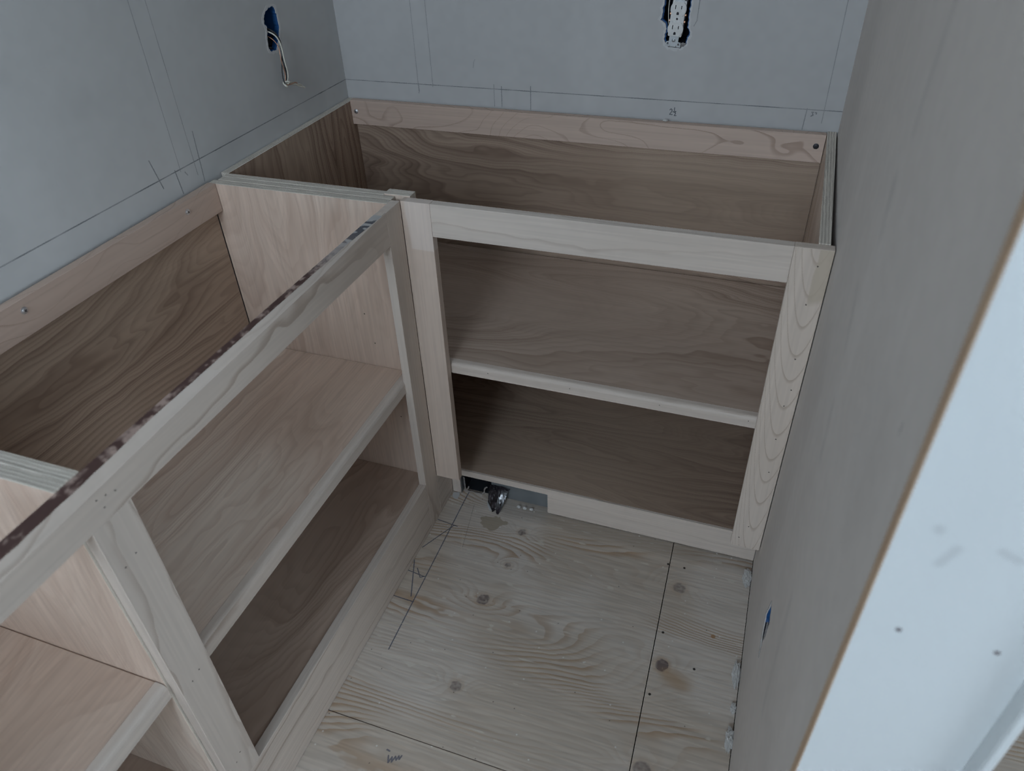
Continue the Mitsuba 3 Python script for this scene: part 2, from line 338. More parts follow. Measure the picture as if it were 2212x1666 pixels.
def tube(points, r, n=8, samples=None):
    from scipy.interpolate import CubicSpline
    P = np.array(points, float)
    t = np.concatenate([[0], np.cumsum(np.linalg.norm(np.diff(P, axis=0), axis=1))])
    cs = CubicSpline(t, P)
    s = np.linspace(0, t[-1], samples or 8 * len(P))
    C, V = cs(s), cs(s, 1)
    V /= np.linalg.norm(V, axis=1, keepdims=True)
    a = np.cross(V, [0.31, 0.27, 0.91]); a /= np.linalg.norm(a, axis=1, keepdims=True)
    b = np.cross(V, a)
    ang = np.arange(n) / n * 2 * math.pi
    v = (C[:, None] + r * (np.cos(ang)[None, :, None] * a[:, None] + np.sin(ang)[None, :, None] * b[:, None])).reshape(-1, 3)
    f = []
    m = len(C)
    for i in range(m - 1):
        for j in range(n):
            q = [i * n + j, i * n + (j + 1) % n, (i + 1) * n + (j + 1) % n, (i + 1) * n + j]
            f += [[q[0], q[1], q[2]], [q[0], q[2], q[3]]]
    v = np.vstack([v, C[0], C[-1]])
    for j in range(n):
        f += [[m * n, (j + 1) % n, j], [m * n + 1, (m - 1) * n + j, (m - 1) * n + (j + 1) % n]]
    return trimesh.Trimesh(v, np.array(f), process=False)

def sweep_profile(prof, axis, a0, a1):
    """prof: closed polygon of the two other coordinates, extruded along axis from a0 to a1."""
    m = extrude(Polygon(prof), a1 - a0)
    v = m.vertices
    if axis == 'x':   # prof (y, z)
        return trimesh.Trimesh(np.stack([v[:, 2] + a0, v[:, 0], v[:, 1]], 1), m.faces, process=False)
    if axis == 'y':   # prof (x, z)
        return trimesh.Trimesh(np.stack([v[:, 0], v[:, 2] + a0, v[:, 1]], 1), m.faces[:, ::-1], process=False)
    return trimesh.Trimesh(np.stack([v[:, 0], v[:, 1], v[:, 2] + a0], 1), m.faces, process=False)

def screw(center, normal, r=0.0042):
    """A washer-head screw: dished head with a cross slot; returns (head, slot)."""
    prof = [(0.0001, 0.0), (r * 1.5, 0.0), (r * 1.5, 0.0006), (r * 1.05, 0.0011), (r, 0.0024), (r * 0.7, 0.0030), (0.0001, 0.0031)]
    head = trimesh.creation.revolve(np.array(prof), sections=20)
    slot = cat([trimesh.creation.box([r * 1.25, r * 0.28, 0.0007]), trimesh.creation.box([r * 0.28, r * 1.25, 0.0007])])
    slot.apply_translation([0, 0, 0.0030])
    M = trimesh.geometry.align_vectors([0, 0, 1], normal)
    M[:3, 3] = center
    for m in (head, slot):
        m.apply_transform(trimesh.transformations.rotation_matrix(0.5, [0, 0, 1]))
        m.apply_transform(M)
    return head, slot

# ------------------------------------------------------------------ the room shell
RX1, RY0, CZ = 3.6, WY, 3.0     # the larger room: right end, wall behind the camera, ceiling
holeL = ragged([(-0.253, 1.147), (-0.283, 1.140), (-0.294, 1.127), (-0.296, 1.117), (-0.287, 1.107), (-0.296, 1.090), (-0.299, 1.067), (-0.291, 1.058), (-0.272, 1.058), (-0.256, 1.076), (-0.243, 1.098), (-0.243, 1.115), (-0.245, 1.139)], 0.0009, 0.004, 3)
wl = sbox(RY0, -0.02, 0.0, CZ).difference(holeL)
add('wall_left', to_yz(extrude(wl, 0.013), -0.013), 'paint_left')
name('wall_left', 'primed grey drywall on the left with pencil layout lines', kind='structure')
halo = ragged(list(holeL.buffer(0.0058).exterior.coords), 0.0011, 0.005, 5).difference(holeL)
add('wall_left__torn_paper', to_yz(extrude(halo, 0.0006), 0.0), 'torn_paper', label='ragged white torn paper rim around the hole')

holeR = ragged([(0.833, 1.21), (0.835, 1.134), (0.831, 1.103), (0.830, 1.093), (0.840, 1.088), (0.843, 1.076), (0.841, 1.055), (0.845, 1.043), (0.852, 1.0385), (0.880, 1.0375), (0.889, 1.045), (0.893, 1.062), (0.897, 1.067), (0.890, 1.088), (0.8925, 1.12), (0.8935, 1.21)], 0.0009, 0.004, 11)
wb = sbox(-0.013, 0.0, 1.36, CZ).difference(holeR)
add('wall_back', to_xz(extrude(wb, 0.013), 0.0), 'paint_back')
name('wall_back', 'primed pale grey drywall at the back with pencil layout lines', kind='structure')
halo = ragged(list(holeR.buffer(0.0045).exterior.coords), 0.0016, 0.005, 9).difference(holeR)
add('wall_back__torn_paper', to_xz(extrude(halo, 0.0005), -0.0005), 'chipped_paint', label='chipped paper rim around the outlet hole')
br = ragged([(0.846, 1.046), (0.8475, 1.039), (0.858, 1.0365), (0.876, 1.0360), (0.886, 1.040), (0.889, 1.047), (0.880, 1.0475), (0.858, 1.0470)], 0.0008, 0.003, 2)
add('wall_back__broken_gypsum', to_xz(extrude(br, 0.003), 0.004), 'gypsum_broken', label='crumbled gypsum under the outlet')

gash = ragged([(-0.9665, 0.427), (-0.958, 0.402), (-0.942, 0.362), (-0.954, 0.347), (-0.963, 0.333), (-0.983, 0.321), (-0.998, 0.313), (-0.996, 0.334), (-0.990, 0.351), (-1.000, 0.372), (-1.005, 0.400), (-1.006, 0.425), (-0.985, 0.428)], 0.0010, 0.004, 4)
wr = sbox(-1.386, 0.0, 0.0, CZ).difference(gash)
add('wall_right', to_yz(extrude(wr, 0.0125), WR), 'paint_right')
name('wall_right', 'smooth warm grey partition wall on the right', kind='structure')
add('wall_right__core', cbox(WR + 0.0135, 1.345, -1.384, 0.0, 0.0, CZ), 'gypsum_broken')
gh = ragged(list(gash.buffer(0.0016).exterior.coords), 0.0006, 0.005, 6).difference(gash)
add('wall_right__torn_paper', to_yz(extrude(gh, 0.0004), WR - 0.0004), 'gypsum_broken', label='frayed edge of the gash')
rim3 = gash.buffer(-0.0002).difference(gash.buffer(-0.0016)).intersection(sbox(-1.02, 0.352, -0.93, 0.44))
add('wall_right__box_rim', to_yz(extrude(rim3, 0.0105), WR + 0.0018), 'blue_plastic', label='blue edge of the box seen through the gash')
rim4 = gash.buffer(-0.0002).difference(gash.buffer(-0.0016)).intersection(sbox(-1.02, 0.30, -0.93, 0.3515))
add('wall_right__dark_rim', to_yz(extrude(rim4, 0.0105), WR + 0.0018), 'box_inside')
gb = ragged([(-0.9985, 0.330), (-0.983, 0.362), (-0.976, 0.386), (-0.990, 0.378)], 0.0006, 0.003, 8)
add('wall_right__broken_gypsum', to_yz(extrude(gb, 0.002), WR + 0.0005), 'gypsum_broken')

# the white casing that ends the partition, its raw edge and the jamb reveal
casing = [(WR, YP), (1.3617, YP), (1.3617, -1.3845), (WR, -1.3845)]
add('trim_1', sweep_profile(casing, 'z', 0.0, CZ), 'casing_white', smooth=30)
name('trim_1', 'bright white board casing that ends the right wall, with nail holes', kind='structure')
add('trim_1__raw_edge', cbox(WR - 0.0012, WR + 0.0002, YP + 0.0002, -1.3862, 0.0, CZ, 0.0002), 'raw_edge', label='narrow tan unpainted edge of the casing')
jamb = [(1.3620, -1.366), (1.3620, -1.4155), (1.3635, -1.4175), (1.3685, -1.4175), (1.3700, -1.4160), (1.3830, -1.366)]
add('trim_2', sweep_profile(jamb, 'z', 0.0, CZ), 'casing_white')
name('trim_2', 'narrow white jamb strip beside the wide casing', kind='structure')
add('wall_partition', cbox(1.346, 1.3605, -1.384, 0.9, 0.0, CZ), 'paint_room')
name('wall_partition', 'far face of the partition in the next room', kind='structure')
add('wall_far', cbox(1.3615, RX1, 0.9, 0.913, 0.0, CZ), 'paint_room')
name('wall_far', 'far wall of the room beyond the partition', kind='structure')
add('wall_side', to_yz(extrude(sbox(RY0, 0.0, 0.9, CZ).difference(sbox(VY0, VZ0, VY1, VZ1)), 0.013), RX1), 'paint_room')
name('wall_side', 'wall at the right end of the larger room', kind='structure')
wrear = sbox(-0.013, 0.0, RX1, CZ).difference(sbox(WX0, WZ0, WX1, WZ1))
add('wall_rear', to_xz(extrude(wrear, 0.10), RY0 - 0.10), 'paint_room')
name('wall_rear', 'wall behind the camera with the window', kind='structure')
add('ceiling', cbox(-0.013, RX1, RY0, 0.9, CZ, CZ + 0.013), 'paint_room')
name('ceiling', 'plain drywall ceiling', kind='structure')

# floor: sheets of plywood subfloor with open joints
add('floor', cbox(-0.013, RX1, RY0, 0.9, -0.036, -0.0195), 'dark_gap')
name('floor', 'plywood subfloor of butted sheets with knots and dark seams', kind='structure')
SEAM = lambda y: 1.0392 - 0.0234 * y
def sheet(pts):
    m = extrude(Polygon(pts).buffer(-0.0004, join_style=2), 0.0185)
    m.apply_translation([0, 0, -0.0187])
    return m
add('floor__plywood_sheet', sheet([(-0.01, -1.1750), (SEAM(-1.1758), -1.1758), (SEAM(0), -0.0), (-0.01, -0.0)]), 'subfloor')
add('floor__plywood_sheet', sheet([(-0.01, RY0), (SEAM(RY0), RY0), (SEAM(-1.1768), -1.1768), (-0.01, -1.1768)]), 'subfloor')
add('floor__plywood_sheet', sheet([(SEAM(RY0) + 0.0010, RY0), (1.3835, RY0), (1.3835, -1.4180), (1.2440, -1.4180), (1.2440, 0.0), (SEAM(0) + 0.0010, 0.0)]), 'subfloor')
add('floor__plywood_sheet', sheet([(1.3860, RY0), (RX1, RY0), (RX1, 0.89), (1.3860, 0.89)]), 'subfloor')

# ------------------------------------------------------------------ the cabinet along the back wall
B = 'base_cabinet'
name(B, 'unfinished wooden base cabinet along the back wall with open front, one shelf and no worktop', 'cabinet')
xi0, xi1 = 0.0215, 1.2215       # inner faces of its sides
add(B + '__back_panel', cbox(0.021, 1.222, -0.012, -0.0015, 0.09, H - 0.004), 'veneer_brown', 'x', seed=21)
hr = add(B + '__hanging_rail', cbox(0.0215, 1.2212, -0.031, -0.0122, 0.8155, H + 0.003), 'maple_pink', 'x', seed=5)
add(B + '__side_panel', cbox(0.0025, 0.0212, -0.558, -0.0015, 0.002, H), 'veneer_brown', 'z', True, seed=9)
# the right-hand side stands a little off the wall at the front
sp = to_yz(extrude(Polygon([(-0.0015, 0.002), (-0.0015, H + 0.002), (-0.5755, H + 0.002), (-0.5755, 0.133), (-0.4955, 0.133), (-0.4955, 0.002)]), 0.0192), 1.2228)
v = sp.vertices.copy(); v[:, 0] -= (-v[:, 1]) / 0.575 * 0.0062; sp = trimesh.Trimesh(v, sp.faces, process=False)
add(B + '__side_panel', sp, 'veneer_shelf', 'z', True, seed=14, thin='x')
add(B + '__blind_panel', cbox(0.0215, 0.4295, -0.594, -0.5765, 0.002, H), 'veneer_light', 'z', True, seed=3)
add(B + '__blind_panel', cbox(0.0215, 0.4045, -0.5763, -0.5585, 0.002, H + 0.0004), 'veneer_brown', 'z', True, seed=4)
add(B + '__filler_block', cbox(0.405, 0.462, -0.5758, -0.551, 0.62, H + 0.003), 'veneer_light', 'z', True, label='short plywood block behind the corner stile')
# face frame
add(B + '__top_rail', cbox(E + 0.063, W - 0.0635, -D, -D + TP, H - 0.069, H), 'maple', 'x', seed=31)
zs1, zs2 = 0.135, 0.131
add(B + '__stile', cbox(E + 0.0005, E + 0.0628, -D - 0.0004, -D + TP, zs1, H + 0.0004), 'maple_scraped', 'z', seed=52)
add(B + '__stile', cbox(W - 0.0633, W, -D - 0.0004, -D + TP, zs2, H + 0.0004), 'maple_cathedral', 'z', off=(0.0, -1.2230))
# toe board, notched for the duct
toe = Polygon([(0.4735, 0.070), (0.720, 0.070), (0.720, 0.003), (1.2435, 0.003), (1.2435, 0.0895), (0.4735, 0.0895)])
add(B + '__toe_board', to_xz(extrude(toe, 0.0055), -0.515), 'maple', 'x', seed=70, label='pale toe board notched around the duct')
add(B + '__toe_end', cbox(0.4495, 0.4730, -0.515, -0.5097, 0.002, 0.0895), 'maple', 'z', seed=71)
add(B + '__deck', cbox(xi0, xi1 - 0.006, -0.5093, -0.0125, 0.0715, 0.0894), 'veneer_brown', 'x', seed=81)
# shelf with its rounded nosing
zt = 0.484
add(B + '__shelf', cbox(xi0, xi1 - 0.006, -0.5515, -0.0185, zt - 0.019, zt), 'veneer_shelf', 'x', seed=92)
def nose_prof(a_front, a_back, z_top, z_bot, r):
    s = 1 if a_back > a_front else -1
    pts = [(a_back, z_bot), (a_front, z_bot), (a_front, z_top - r)]
    for k in range(1, 7):
        a = math.radians(15 * k)
        pts.append((a_front + s * r * (1 - math.cos(a)), z_top - r + r * math.sin(a)))
    return pts + [(a_back, z_top)]
add(B + '__nosing', sweep_profile(nose_prof(-0.5705, -0.5517, zt + 0.0004, 0.457, 0.009), 'x', xi0, xi1 - 0.006), 'maple', 'x', seed=41)
# screws and nail marks
for i, (x, z) in enumerate([(0.036, 0.850), (1.204, 0.853)]):
    h, s = screw([x, -0.0312, z], [0, -1, 0])
    k = add(hr + '__screw', h, 'zinc' if i == 0 else 'steel_dark', smooth=35)
    add(hr + '__screw_slot', s, 'slot_black')
def dots(pts, normal, r=0.0011):
    ms = []
    for p in pts:
        c = trimesh.creation.cylinder(r, 0.0006, sections=8)
        M = trimesh.geometry.align_vectors([0, 0, 1], normal); M[:3, 3] = p
        c.apply_transform(M); ms.append(c)
    return ms
for m in dots([(0.60, -0.5705, 0.473), (0.79, -0.5705, 0.472), (0.985, -0.5705, 0.472), (1.165, -0.5705, 0.473)], [0, -1, 0]):
    add(B + '__nosing__nail_hole', m, 'nail_dark')
for m in dots([(1.222, -D - 0.0004, 0.845), (1.218, -D - 0.0004, 0.77), (1.222, -D - 0.0004, 0.655), (1.228, -D - 0.0004, 0.585), (1.222, -D - 0.0004, 0.545), (1.222, -D - 0.0004, 0.46), (1.224, -D - 0.0004, 0.37), (1.210, -D - 0.0004, 0.20), (1.195, -D - 0.0004, 0.16)], [0, -1, 0], 0.0014):
    add(B + '__stile_001__nail_hole', m, 'nail_dark')

# ------------------------------------------------------------------ the cabinet along the left wall
C = 'base_cabinet_001'
name(C, 'unfinished wooden base cabinet along the left wall with bark-edged top rail and two shelf bays', 'cabinet')
y0, y1 = -2.05, -0.6145          # it runs on out of the picture
FX = E - TP                      # back of its face frame
yd0, yd1 = -1.4255, -1.3885      # the divider, two sheets thick
add(C + '__back_panel', cbox(0.0025, 0.012, yd1, y1, 0.15, H - 0.004), 'veneer_brown', 'y', seed=123)
add(C + '__back_panel', cbox(0.0025, 0.012, y0 + 0.02, yd0, 0.15, H - 0.004), 'veneer_brown', 'y', seed=124)
hl = add(C + '__hanging_rail', cbox(0.0125, 0.031, yd1 + 0.0005, y1 - 0.0005, 0.816, H + 0.001), 'maple_pink', 'y', seed=111)
add(C + '__hanging_rail', cbox(0.0125, 0.031, y0 + 0.02, yd0 - 0.0005, 0.816, H + 0.001), 'maple_pink', 'y', seed=112)
add(C + '__end_panel', cbox(0.013, FX, -0.6140, -0.5960, 0.002, H), 'veneer_light', 'z', True, seed=205, label='pale upright plywood end panel facing the room')
add(C + '__end_panel', cbox(0.0125, FX, y0, y0 + 0.019, 0.002, H), 'veneer_light', 'z', True, seed=206)
add(C + '__divider', cbox(0.0125, FX, (yd0 + yd1) / 2 + 0.0002, yd1, 0.152, H), 'veneer_light', 'z', True, seed=207)
add(C + '__divider', cbox(0.0125, FX, yd0, (yd0 + yd1) / 2 - 0.0002, 0.152, H), 'veneer_light', 'z', True, seed=208)
add(C + '__deck', cbox(0.0125, FX, yd1 - 0.018, y1, 0.133, 0.1515), 'veneer_shelf', 'y', seed=220)
add(C + '__deck', cbox(0.0125, FX, y0 + 0.02, yd1 - 0.0185, 0.133, 0.1515), 'veneer_shelf', 'y', seed=221)
# shelves
za, zb = 0.473, 0.488
def shelf(key, ya, yb, z, seed):
    add(key, cbox(0.0125, 0.4145, ya, yb, z - 0.019, z), 'veneer_light', 'y', seed=seed)
sA = C + '__shelf'
shelf(sA, yd1 + 0.0004, y1 - 0.0004, za, 231)
add(C + '__nosing', sweep_profile(nose_prof(0.4335, 0.4148, za + 0.0004, za - 0.030, 0.009), 'y', yd1 + 0.0004, y1 - 0.0004), 'maple', 'y', seed=233)
shelf(C + '__shelf_001', y0 + 0.02, yd0 - 0.0015, zb, 240)
add(C + '__nosing_001', sweep_profile(nose_prof(0.4335, 0.4148, zb + 0.0004, zb - 0.030, 0.009), 'y', y0 + 0.02, yd0 - 0.0015), 'maple', 'y', seed=236)
# face frame
add(C + '__stile', cbox(FX + 0.0002, E, -0.654, -D - 0.0006, 0.001, H), 'maple', 'z', seed=255)
add(C + '__stile', cbox(FX + 0.0002, E, -1.4213, -1.3580, 0.1555, H - 0.0685), 'maple', 'z', seed=261)
add(C + '__bottom_rail', cbox(FX + 0.0002, E, y0, -0.6543, 0.001, 0.1553), 'maple', 'y', seed=266)
add(C + '__toe_return', cbox(FX + 0.001, E, -D - 0.0004, -0.5152, 0.001, 0.1345), 'maple', 'y', seed=268)
# the top rail: its upper front corner still shows the round of the log, with bark
ys = np.linspace(y0, -0.6543, 90)
P, Bk = [], []
from scipy.interpolate import interp1d
st = [-2.05, -1.52, -1.40, -1.30, -1.20, -1.05, -0.90, -0.80, -0.72, -0.6543]
fw = interp1d(st, [.0120, .0120, .0115, .0085, .0085, .0085, .0095, .0105, .0160, .0190])
fd = interp1d(st, [.0150, .0120, .0090, .0065, .0055, .0045, .0030, .0020, .0004, .0])
ff = interp1d(st, [.0330, .0270, .0230, .0190, .0160, .0130, .0100, .0050, .0008, .0])
rr = np.random.default_rng(5)
for i, y in enumerate(ys):
    j = meshkit.noise([[y * 55, 0.3, 0.7]])[0] - 0.5
    w, d, f_ = float(fw(y)) + 0.0022 * j * (y < -0.72), float(fd(y)), float(ff(y))
    P.append([(FX + 0.0002, y, H - 0.0685), (FX + 0.0002, y, H - d * 0.25), (FX + w, y, H - d), (E, y, H - f_ - 0.0002), (E, y, H - 0.0685)])
P = np.array(P)
n, m = P.shape[:2]
F = []
for i in range(n - 1):
    for j in range(m):
        a, b_, c_, d_ = i * m + j, i * m + (j + 1) % m, (i + 1) * m + (j + 1) % m, (i + 1) * m + j
        F += [[a, b_, c_], [a, c_, d_]]
for j in range(1, m - 1):
    F += [[0, j + 1, j], [(n - 1) * m, (n - 1) * m + j, (n - 1) * m + j + 1]]
rail = trimesh.Trimesh(P.reshape(-1, 3), np.array(F), process=False)
trimesh.repair.fix_normals(rail)
tr = add(C + '__top_rail', rail, 'maple', 'y', seed=281, thin='x', label='top rail with a waney edge')
# bark skin on the back slope of that corner
bv, bf = [], []
yb = np.linspace(y0 + 0.02, -0.668, 520)
K = 7
for i, y in enumerate(yb):
    w, d = float(fw(y)), float(fd(y))
    j = meshkit.noise([[y * 55, 0.3, 0.7]])[0] - 0.5
    w += 0.0022 * j * (y < -0.72) 
    w2 = w + 0.0012 * (meshkit.fbm(np.array([[y * 90, 1.7, 0.2]]))[0] - 0.3) * (y < -0.75)
    for k in range(K):
        t = k / (K - 1)
        hgt = 0.0002 + 0.0013 * meshkit.fbm(np.array([[y * 190, t * 4.0, 2.0]]))[0] * math.sin(math.pi * min(max(t, 0.06), 0.94)) * (1 if y < -0.80 else 0.25)
        bv.append((FX + 0.0002 + (w2 - 0.0002) * t, y, H - d * 0.25 - 0.75 * d * t + hgt))
for i in range(len(yb) - 1):
    for k in range(K - 1):
        a = i * K + k
        bf += [[a, a + K, a + K + 1], [a, a + K + 1, a + 1]]
bark = trimesh.Trimesh(np.array(bv), np.array(bf), process=False)
if bark.face_normals[:, 2].mean() < 0:
    bark.invert()
add(C + '__top_rail__bark', bark, 'bark', smooth=True, label='dark rough bark left along the top edge')
for (y, z) in [(-0.712, 0.855), (-1.108, 0.858)]:
    h, s = screw([0.0311, y, z], [1, 0, 0])
    add(hl + '__screw', h, 'zinc', smooth=35)
    add(hl + '__screw_slot', s, 'slot_black')
for m_ in dots([(E, -1.385, 0.839), (E, -1.393, 0.826), (E, -1.372, 0.834), (E, -1.398, 0.842)], [1, 0, 0], 0.0012):
    add(C + '__top_rail__nail_hole', m_, 'nail_dark')
for m_ in dots([(E, -1.385, 0.735), (E, -1.405, 0.730), (E, -1.382, 0.468), (E, -1.399, 0.463), (E, -1.385, 0.225), (E, -1.398, 0.215)], [1, 0, 0], 0.0012):
    add(C + '__stile_001__nail_hole', m_, 'nail_dark')
for m_ in dots([(0.335, -0.6140, 0.61), (0.349, -0.6140, 0.535), (0.385, -0.6140, 0.33)], [0, -1, 0], 0.0016):
    add(C + '__end_panel__nail_hole', m_, 'nail_dark')

# ------------------------------------------------------------------ outlet, boxes and wires
def open_box(x0, x1, y0, y1, z0, z1, t, open_side):
    """A thin-walled box, one side open."""
    from shapely.geometry import Polygon as Pg
    parts = []
    R = {'x0': (x0, x0 + t, y0, y1, z0, z1), 'x1': (x1 - t, x1, y0, y1, z0, z1), 'y0': (x0, x1, y0, y0 + t, z0, z1), 'y1': (x0, x1, y1 - t, y1, z0, z1), 'z0': (x0, x1, y0, y1, z0, z0 + t), 'z1': (x0, x1, y0, y1, z1 - t, z1)}
    for k, r in R.items():
        if k != open_side:
            parts.append(cbox(*r, b=0.0003))
    return cat(parts)

O = 'duplex_outlet'
name(O, 'white duplex power outlet hanging bare in the broken hole of the back wall', 'outlet')
tilt = math.radians(-4.5)
def opl(m):       # outlet plane: local (x right, y up, z out of the wall) -> world, a little tilted
    m = m.copy()
    M = np.array([[1, 0, 0, 0], [0, 0, -1, 0], [0, 1, 0, 0], [0, 0, 0, 1.0]])
    Rr = trimesh.transformations.rotation_matrix(tilt, [0, 0, 1])
    m.apply_transform(M @ Rr)
    m.apply_translation([0.8655, -0.0008, 1.0975])
    return m
face = Point(0, 0).buffer(0.0172, 32).intersection(sbox(-0.0172, -0.0142, 0.0172, 0.0142))
def chamfered(poly, t, b):
    return cat([extrude(poly, t - b), trimesh.Trimesh(extrude(poly.buffer(-b), b).vertices + [0, 0, t - b], extrude(poly.buffer(-b), b).faces, process=False)])
ears = unary_union([sbox(-0.0095, -0.0535, 0.0095, 0.0535), sbox(-0.0055, -0.0565, 0.0055, -0.050), sbox(-0.0055, 0.050, 0.0055, 0.0565)]).buffer(0.001)
for s in (-1, 1):
    for sx in (-1, 1):
        ears = ears.union(Point(sx * 0.0120, s * 0.0515).buffer(0.0047)).union(sbox(min(0, sx * 0.012), s * 0.0515 - 0.002, max(0, sx * 0.012), s * 0.0515 + 0.002))
        ears = ears.union(sbox(sx * 0.0120 - 0.0046, min(s * 0.0515, s * 0.0572), sx * 0.0120 + 0.0046, max(s * 0.0515, s * 0.0572)))
for s in (-1, 1):
    for sx in (-1, 1):
        ears = ears.difference(Point(sx * 0.0120, s * 0.0515).buffer(0.0023))
add(O + '__strap', opl(extrude(ears, 0.0014)), 'strap_metal', label='metal mounting strap with plaster ears')
add(O + '__body', opl(cat([extrude(sbox(-0.0150, -0.0365, 0.0150, 0.0365).buffer(-0.002).buffer(0.002), 0.0215)])).apply_translation([0, 0.0210, 0]), 'white_plastic')
add(O + '__body__bridge', opl(extrude(sbox(-0.0150, -0.006, 0.0150, 0.006), 0.0026)), 'white_plastic')
for s in (1, -1):
    f = chamfered(face, 0.0058, 0.0008); f.apply_translation([0, s * 0.0202, 0])
    k = add(O + '__receptacle', opl(f), 'white_plastic')
    sl = [sbox(-0.0074, -0.0005, -0.0056, 0.0075), sbox(0.0056, 0.0005, 0.0074, 0.0070)]
    for q in sl:
        mm = extrude(q, 0.0002); mm.apply_translation([0, s * 0.0202, 0.0057]); add(k + '__slot', opl(mm), 'slot_black')
    gh_ = Point(0, -0.0082).buffer(0.0026).union(sbox(-0.0026, -0.0115, 0.0026, -0.0082))
    mm = extrude(gh_, 0.0002); mm.apply_translation([0, s * 0.0202, 0.0057]); add(k + '__ground_hole', opl(mm), 'slot_black')
mm = extrude(Point(0, 0).buffer(0.0022), 0.0003); mm.apply_translation([0, 0, 0.0026]); add(O + '__screw_hole', opl(mm), 'slot_black')
hs = screw([0, -0.0435, 0.0016], [0, 0, 1], 0.0028)
add(O + '__screw', opl(hs[0]), 'strap_metal', smooth=35)
for sx in (-1, 1):
    for zz in (0.008, -0.006):
        sc = trimesh.creation.cylinder(0.0032, 0.003, sections=14); sc.apply_transform(trimesh.transformations.rotation_matrix(math.pi / 2, [0, 1, 0])); sc.apply_translation([sx * 0.0165, zz, -0.006])
        add(O + '__terminal_screw', opl(sc), 'copper', smooth=35)
eb = 'electrical_box'
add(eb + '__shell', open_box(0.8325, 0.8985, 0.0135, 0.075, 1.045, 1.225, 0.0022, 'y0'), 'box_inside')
rim = holeR.buffer(-0.0002).difference(holeR.buffer(-0.0022)).intersection(sbox(0.80, 1.047, 0.92, 1.225))
add(eb + '__rim', to_xz(extrude(rim, 0.008), 0.0045), 'blue_plastic', label='bright blue rim of the box')
name(eb, 'blue plastic electrical box behind the outlet in the back wall', 'electrical box')
wi = 'outlet_wire'
add(wi, tube([(0.842, 0.070, 1.15), (0.842, 0.02, 1.125), (0.8435, 0.014, 1.10), (0.846, 0.016, 1.082), (0.849, 0.03, 1.07)], 0.0011), 'wire_white', smooth=True)
name(wi, 'thin pale wire inside the hole left of the outlet', 'wire')

eb2 = 'electrical_box_001'
add(eb2 + '__shell', open_box(-0.080, -0.0135, -0.3005, -0.2405, 1.050, 1.150, 0.0022, 'x1'), 'blue_plastic')
rim2 = holeL.buffer(-0.0002).difference(holeL.buffer(-0.0016))
add(eb2 + '__cable_slot', cbox(-0.0200, -0.0140, -0.2985, -0.2430, 1.0665, 1.0830, 0.0002), 'box_inside')  # solid dark block added for the blackness low in the hole
add(eb2 + '__clamp', tube([(-0.012, -0.294, 1.0620), (-0.0105, -0.285, 1.0635), (-0.011, -0.274, 1.0600)], 0.0034), 'steel_dark', smooth=True)
add('wall_left__box_rim', to_yz(extrude(rim2, 0.0122), -0.0129), 'blue_plastic', label='blue rim of the electrical box lining the hole')
name(eb2, 'blue plastic electrical box in the ragged hole of the left wall', 'electrical box')
wc = 'electrical_cable'
name(wc, 'bundle of pale and dark wires hanging out of the left wall box, its end twisted', 'cable')
add(wc + '__white_wire', tube([(-0.070, -0.292, 1.088), (-0.030, -0.294, 1.099), (-0.006, -0.287, 1.100), (0.012, -0.279, 1.088), (0.019, -0.277, 1.065), (0.020, -0.277, 1.035), (0.019, -0.274, 1.003), (0.017, -0.281, 0.990)], 0.0017), 'wire_white', smooth=True)
add(wc + '__black_wire', tube([(-0.070, -0.286, 1.092), (-0.030, -0.286, 1.104), (-0.004, -0.276, 1.101), (0.010, -0.270, 1.085), (0.014, -0.271, 1.060), (0.016, -0.275, 1.030), (0.016, -0.277, 1.005), (0.015, -0.282, 0.990)], 0.0022), 'wire_black', smooth=True)
add(wc + '__bare_wire', tube([(-0.070, -0.288, 1.080), (-0.030, -0.290, 1.090), (-0.004, -0.283, 1.087), (0.010, -0.278, 1.070), (0.014, -0.281, 1.04), (0.016, -0.280, 1.015), (0.016, -0.2855, 0.992)], 0.0010), 'copper', smooth=True)
add(wc + '__black_wire', tube([(0.0135, -0.2735, 1.045), (0.013, -0.2835, 1.02), (0.0145, -0.2885, 0.998), (0.016, -0.2885, 0.988)], 0.0014), 'wire_black', smooth=True)
th = np.linspace(0, 2 * math.pi * 0.95, 9)
add(wc + '__knot', tube([(0.017 + 0.004 * math.sin(a * 2), -0.2835 + 0.0075 * math.cos(a), 0.9865 + 0.0055 * math.sin(a)) for a in th], 0.0021), 'wire_white', smooth=True)
for k in range(3):
    pts = []
    for t in np.linspace(0, 1, 12):
        a = t * 7 + k * 2.1
        amp = 0.0026 * (1 - 0.3 * t)
        pts.append((0.016 + amp * math.cos(a), -0.281 + 0.066 * t + 0.2 * amp * math.sin(a), 0.9860 - 0.006 * t - 0.021 * t * t * (1 if k < 2 else 0.85) + amp * math.sin(a)))
    if k == 2: pts = pts[:8]
    add(wc + '__twisted_end', tube(pts, 0.0017 if k < 2 else 0.0012), ['wire_white', 'wire_white', 'copper'][k], smooth=True)

eb3 = 'electrical_box_002'
add(eb3, cbox(WR + 0.0128, WR + 0.0133, -1.005, -0.955, 0.31, 0.43, 0.0001), 'blue_plastic')
name(eb3, 'blue plastic electrical box glimpsed through the gash in the right wall', 'electrical box')

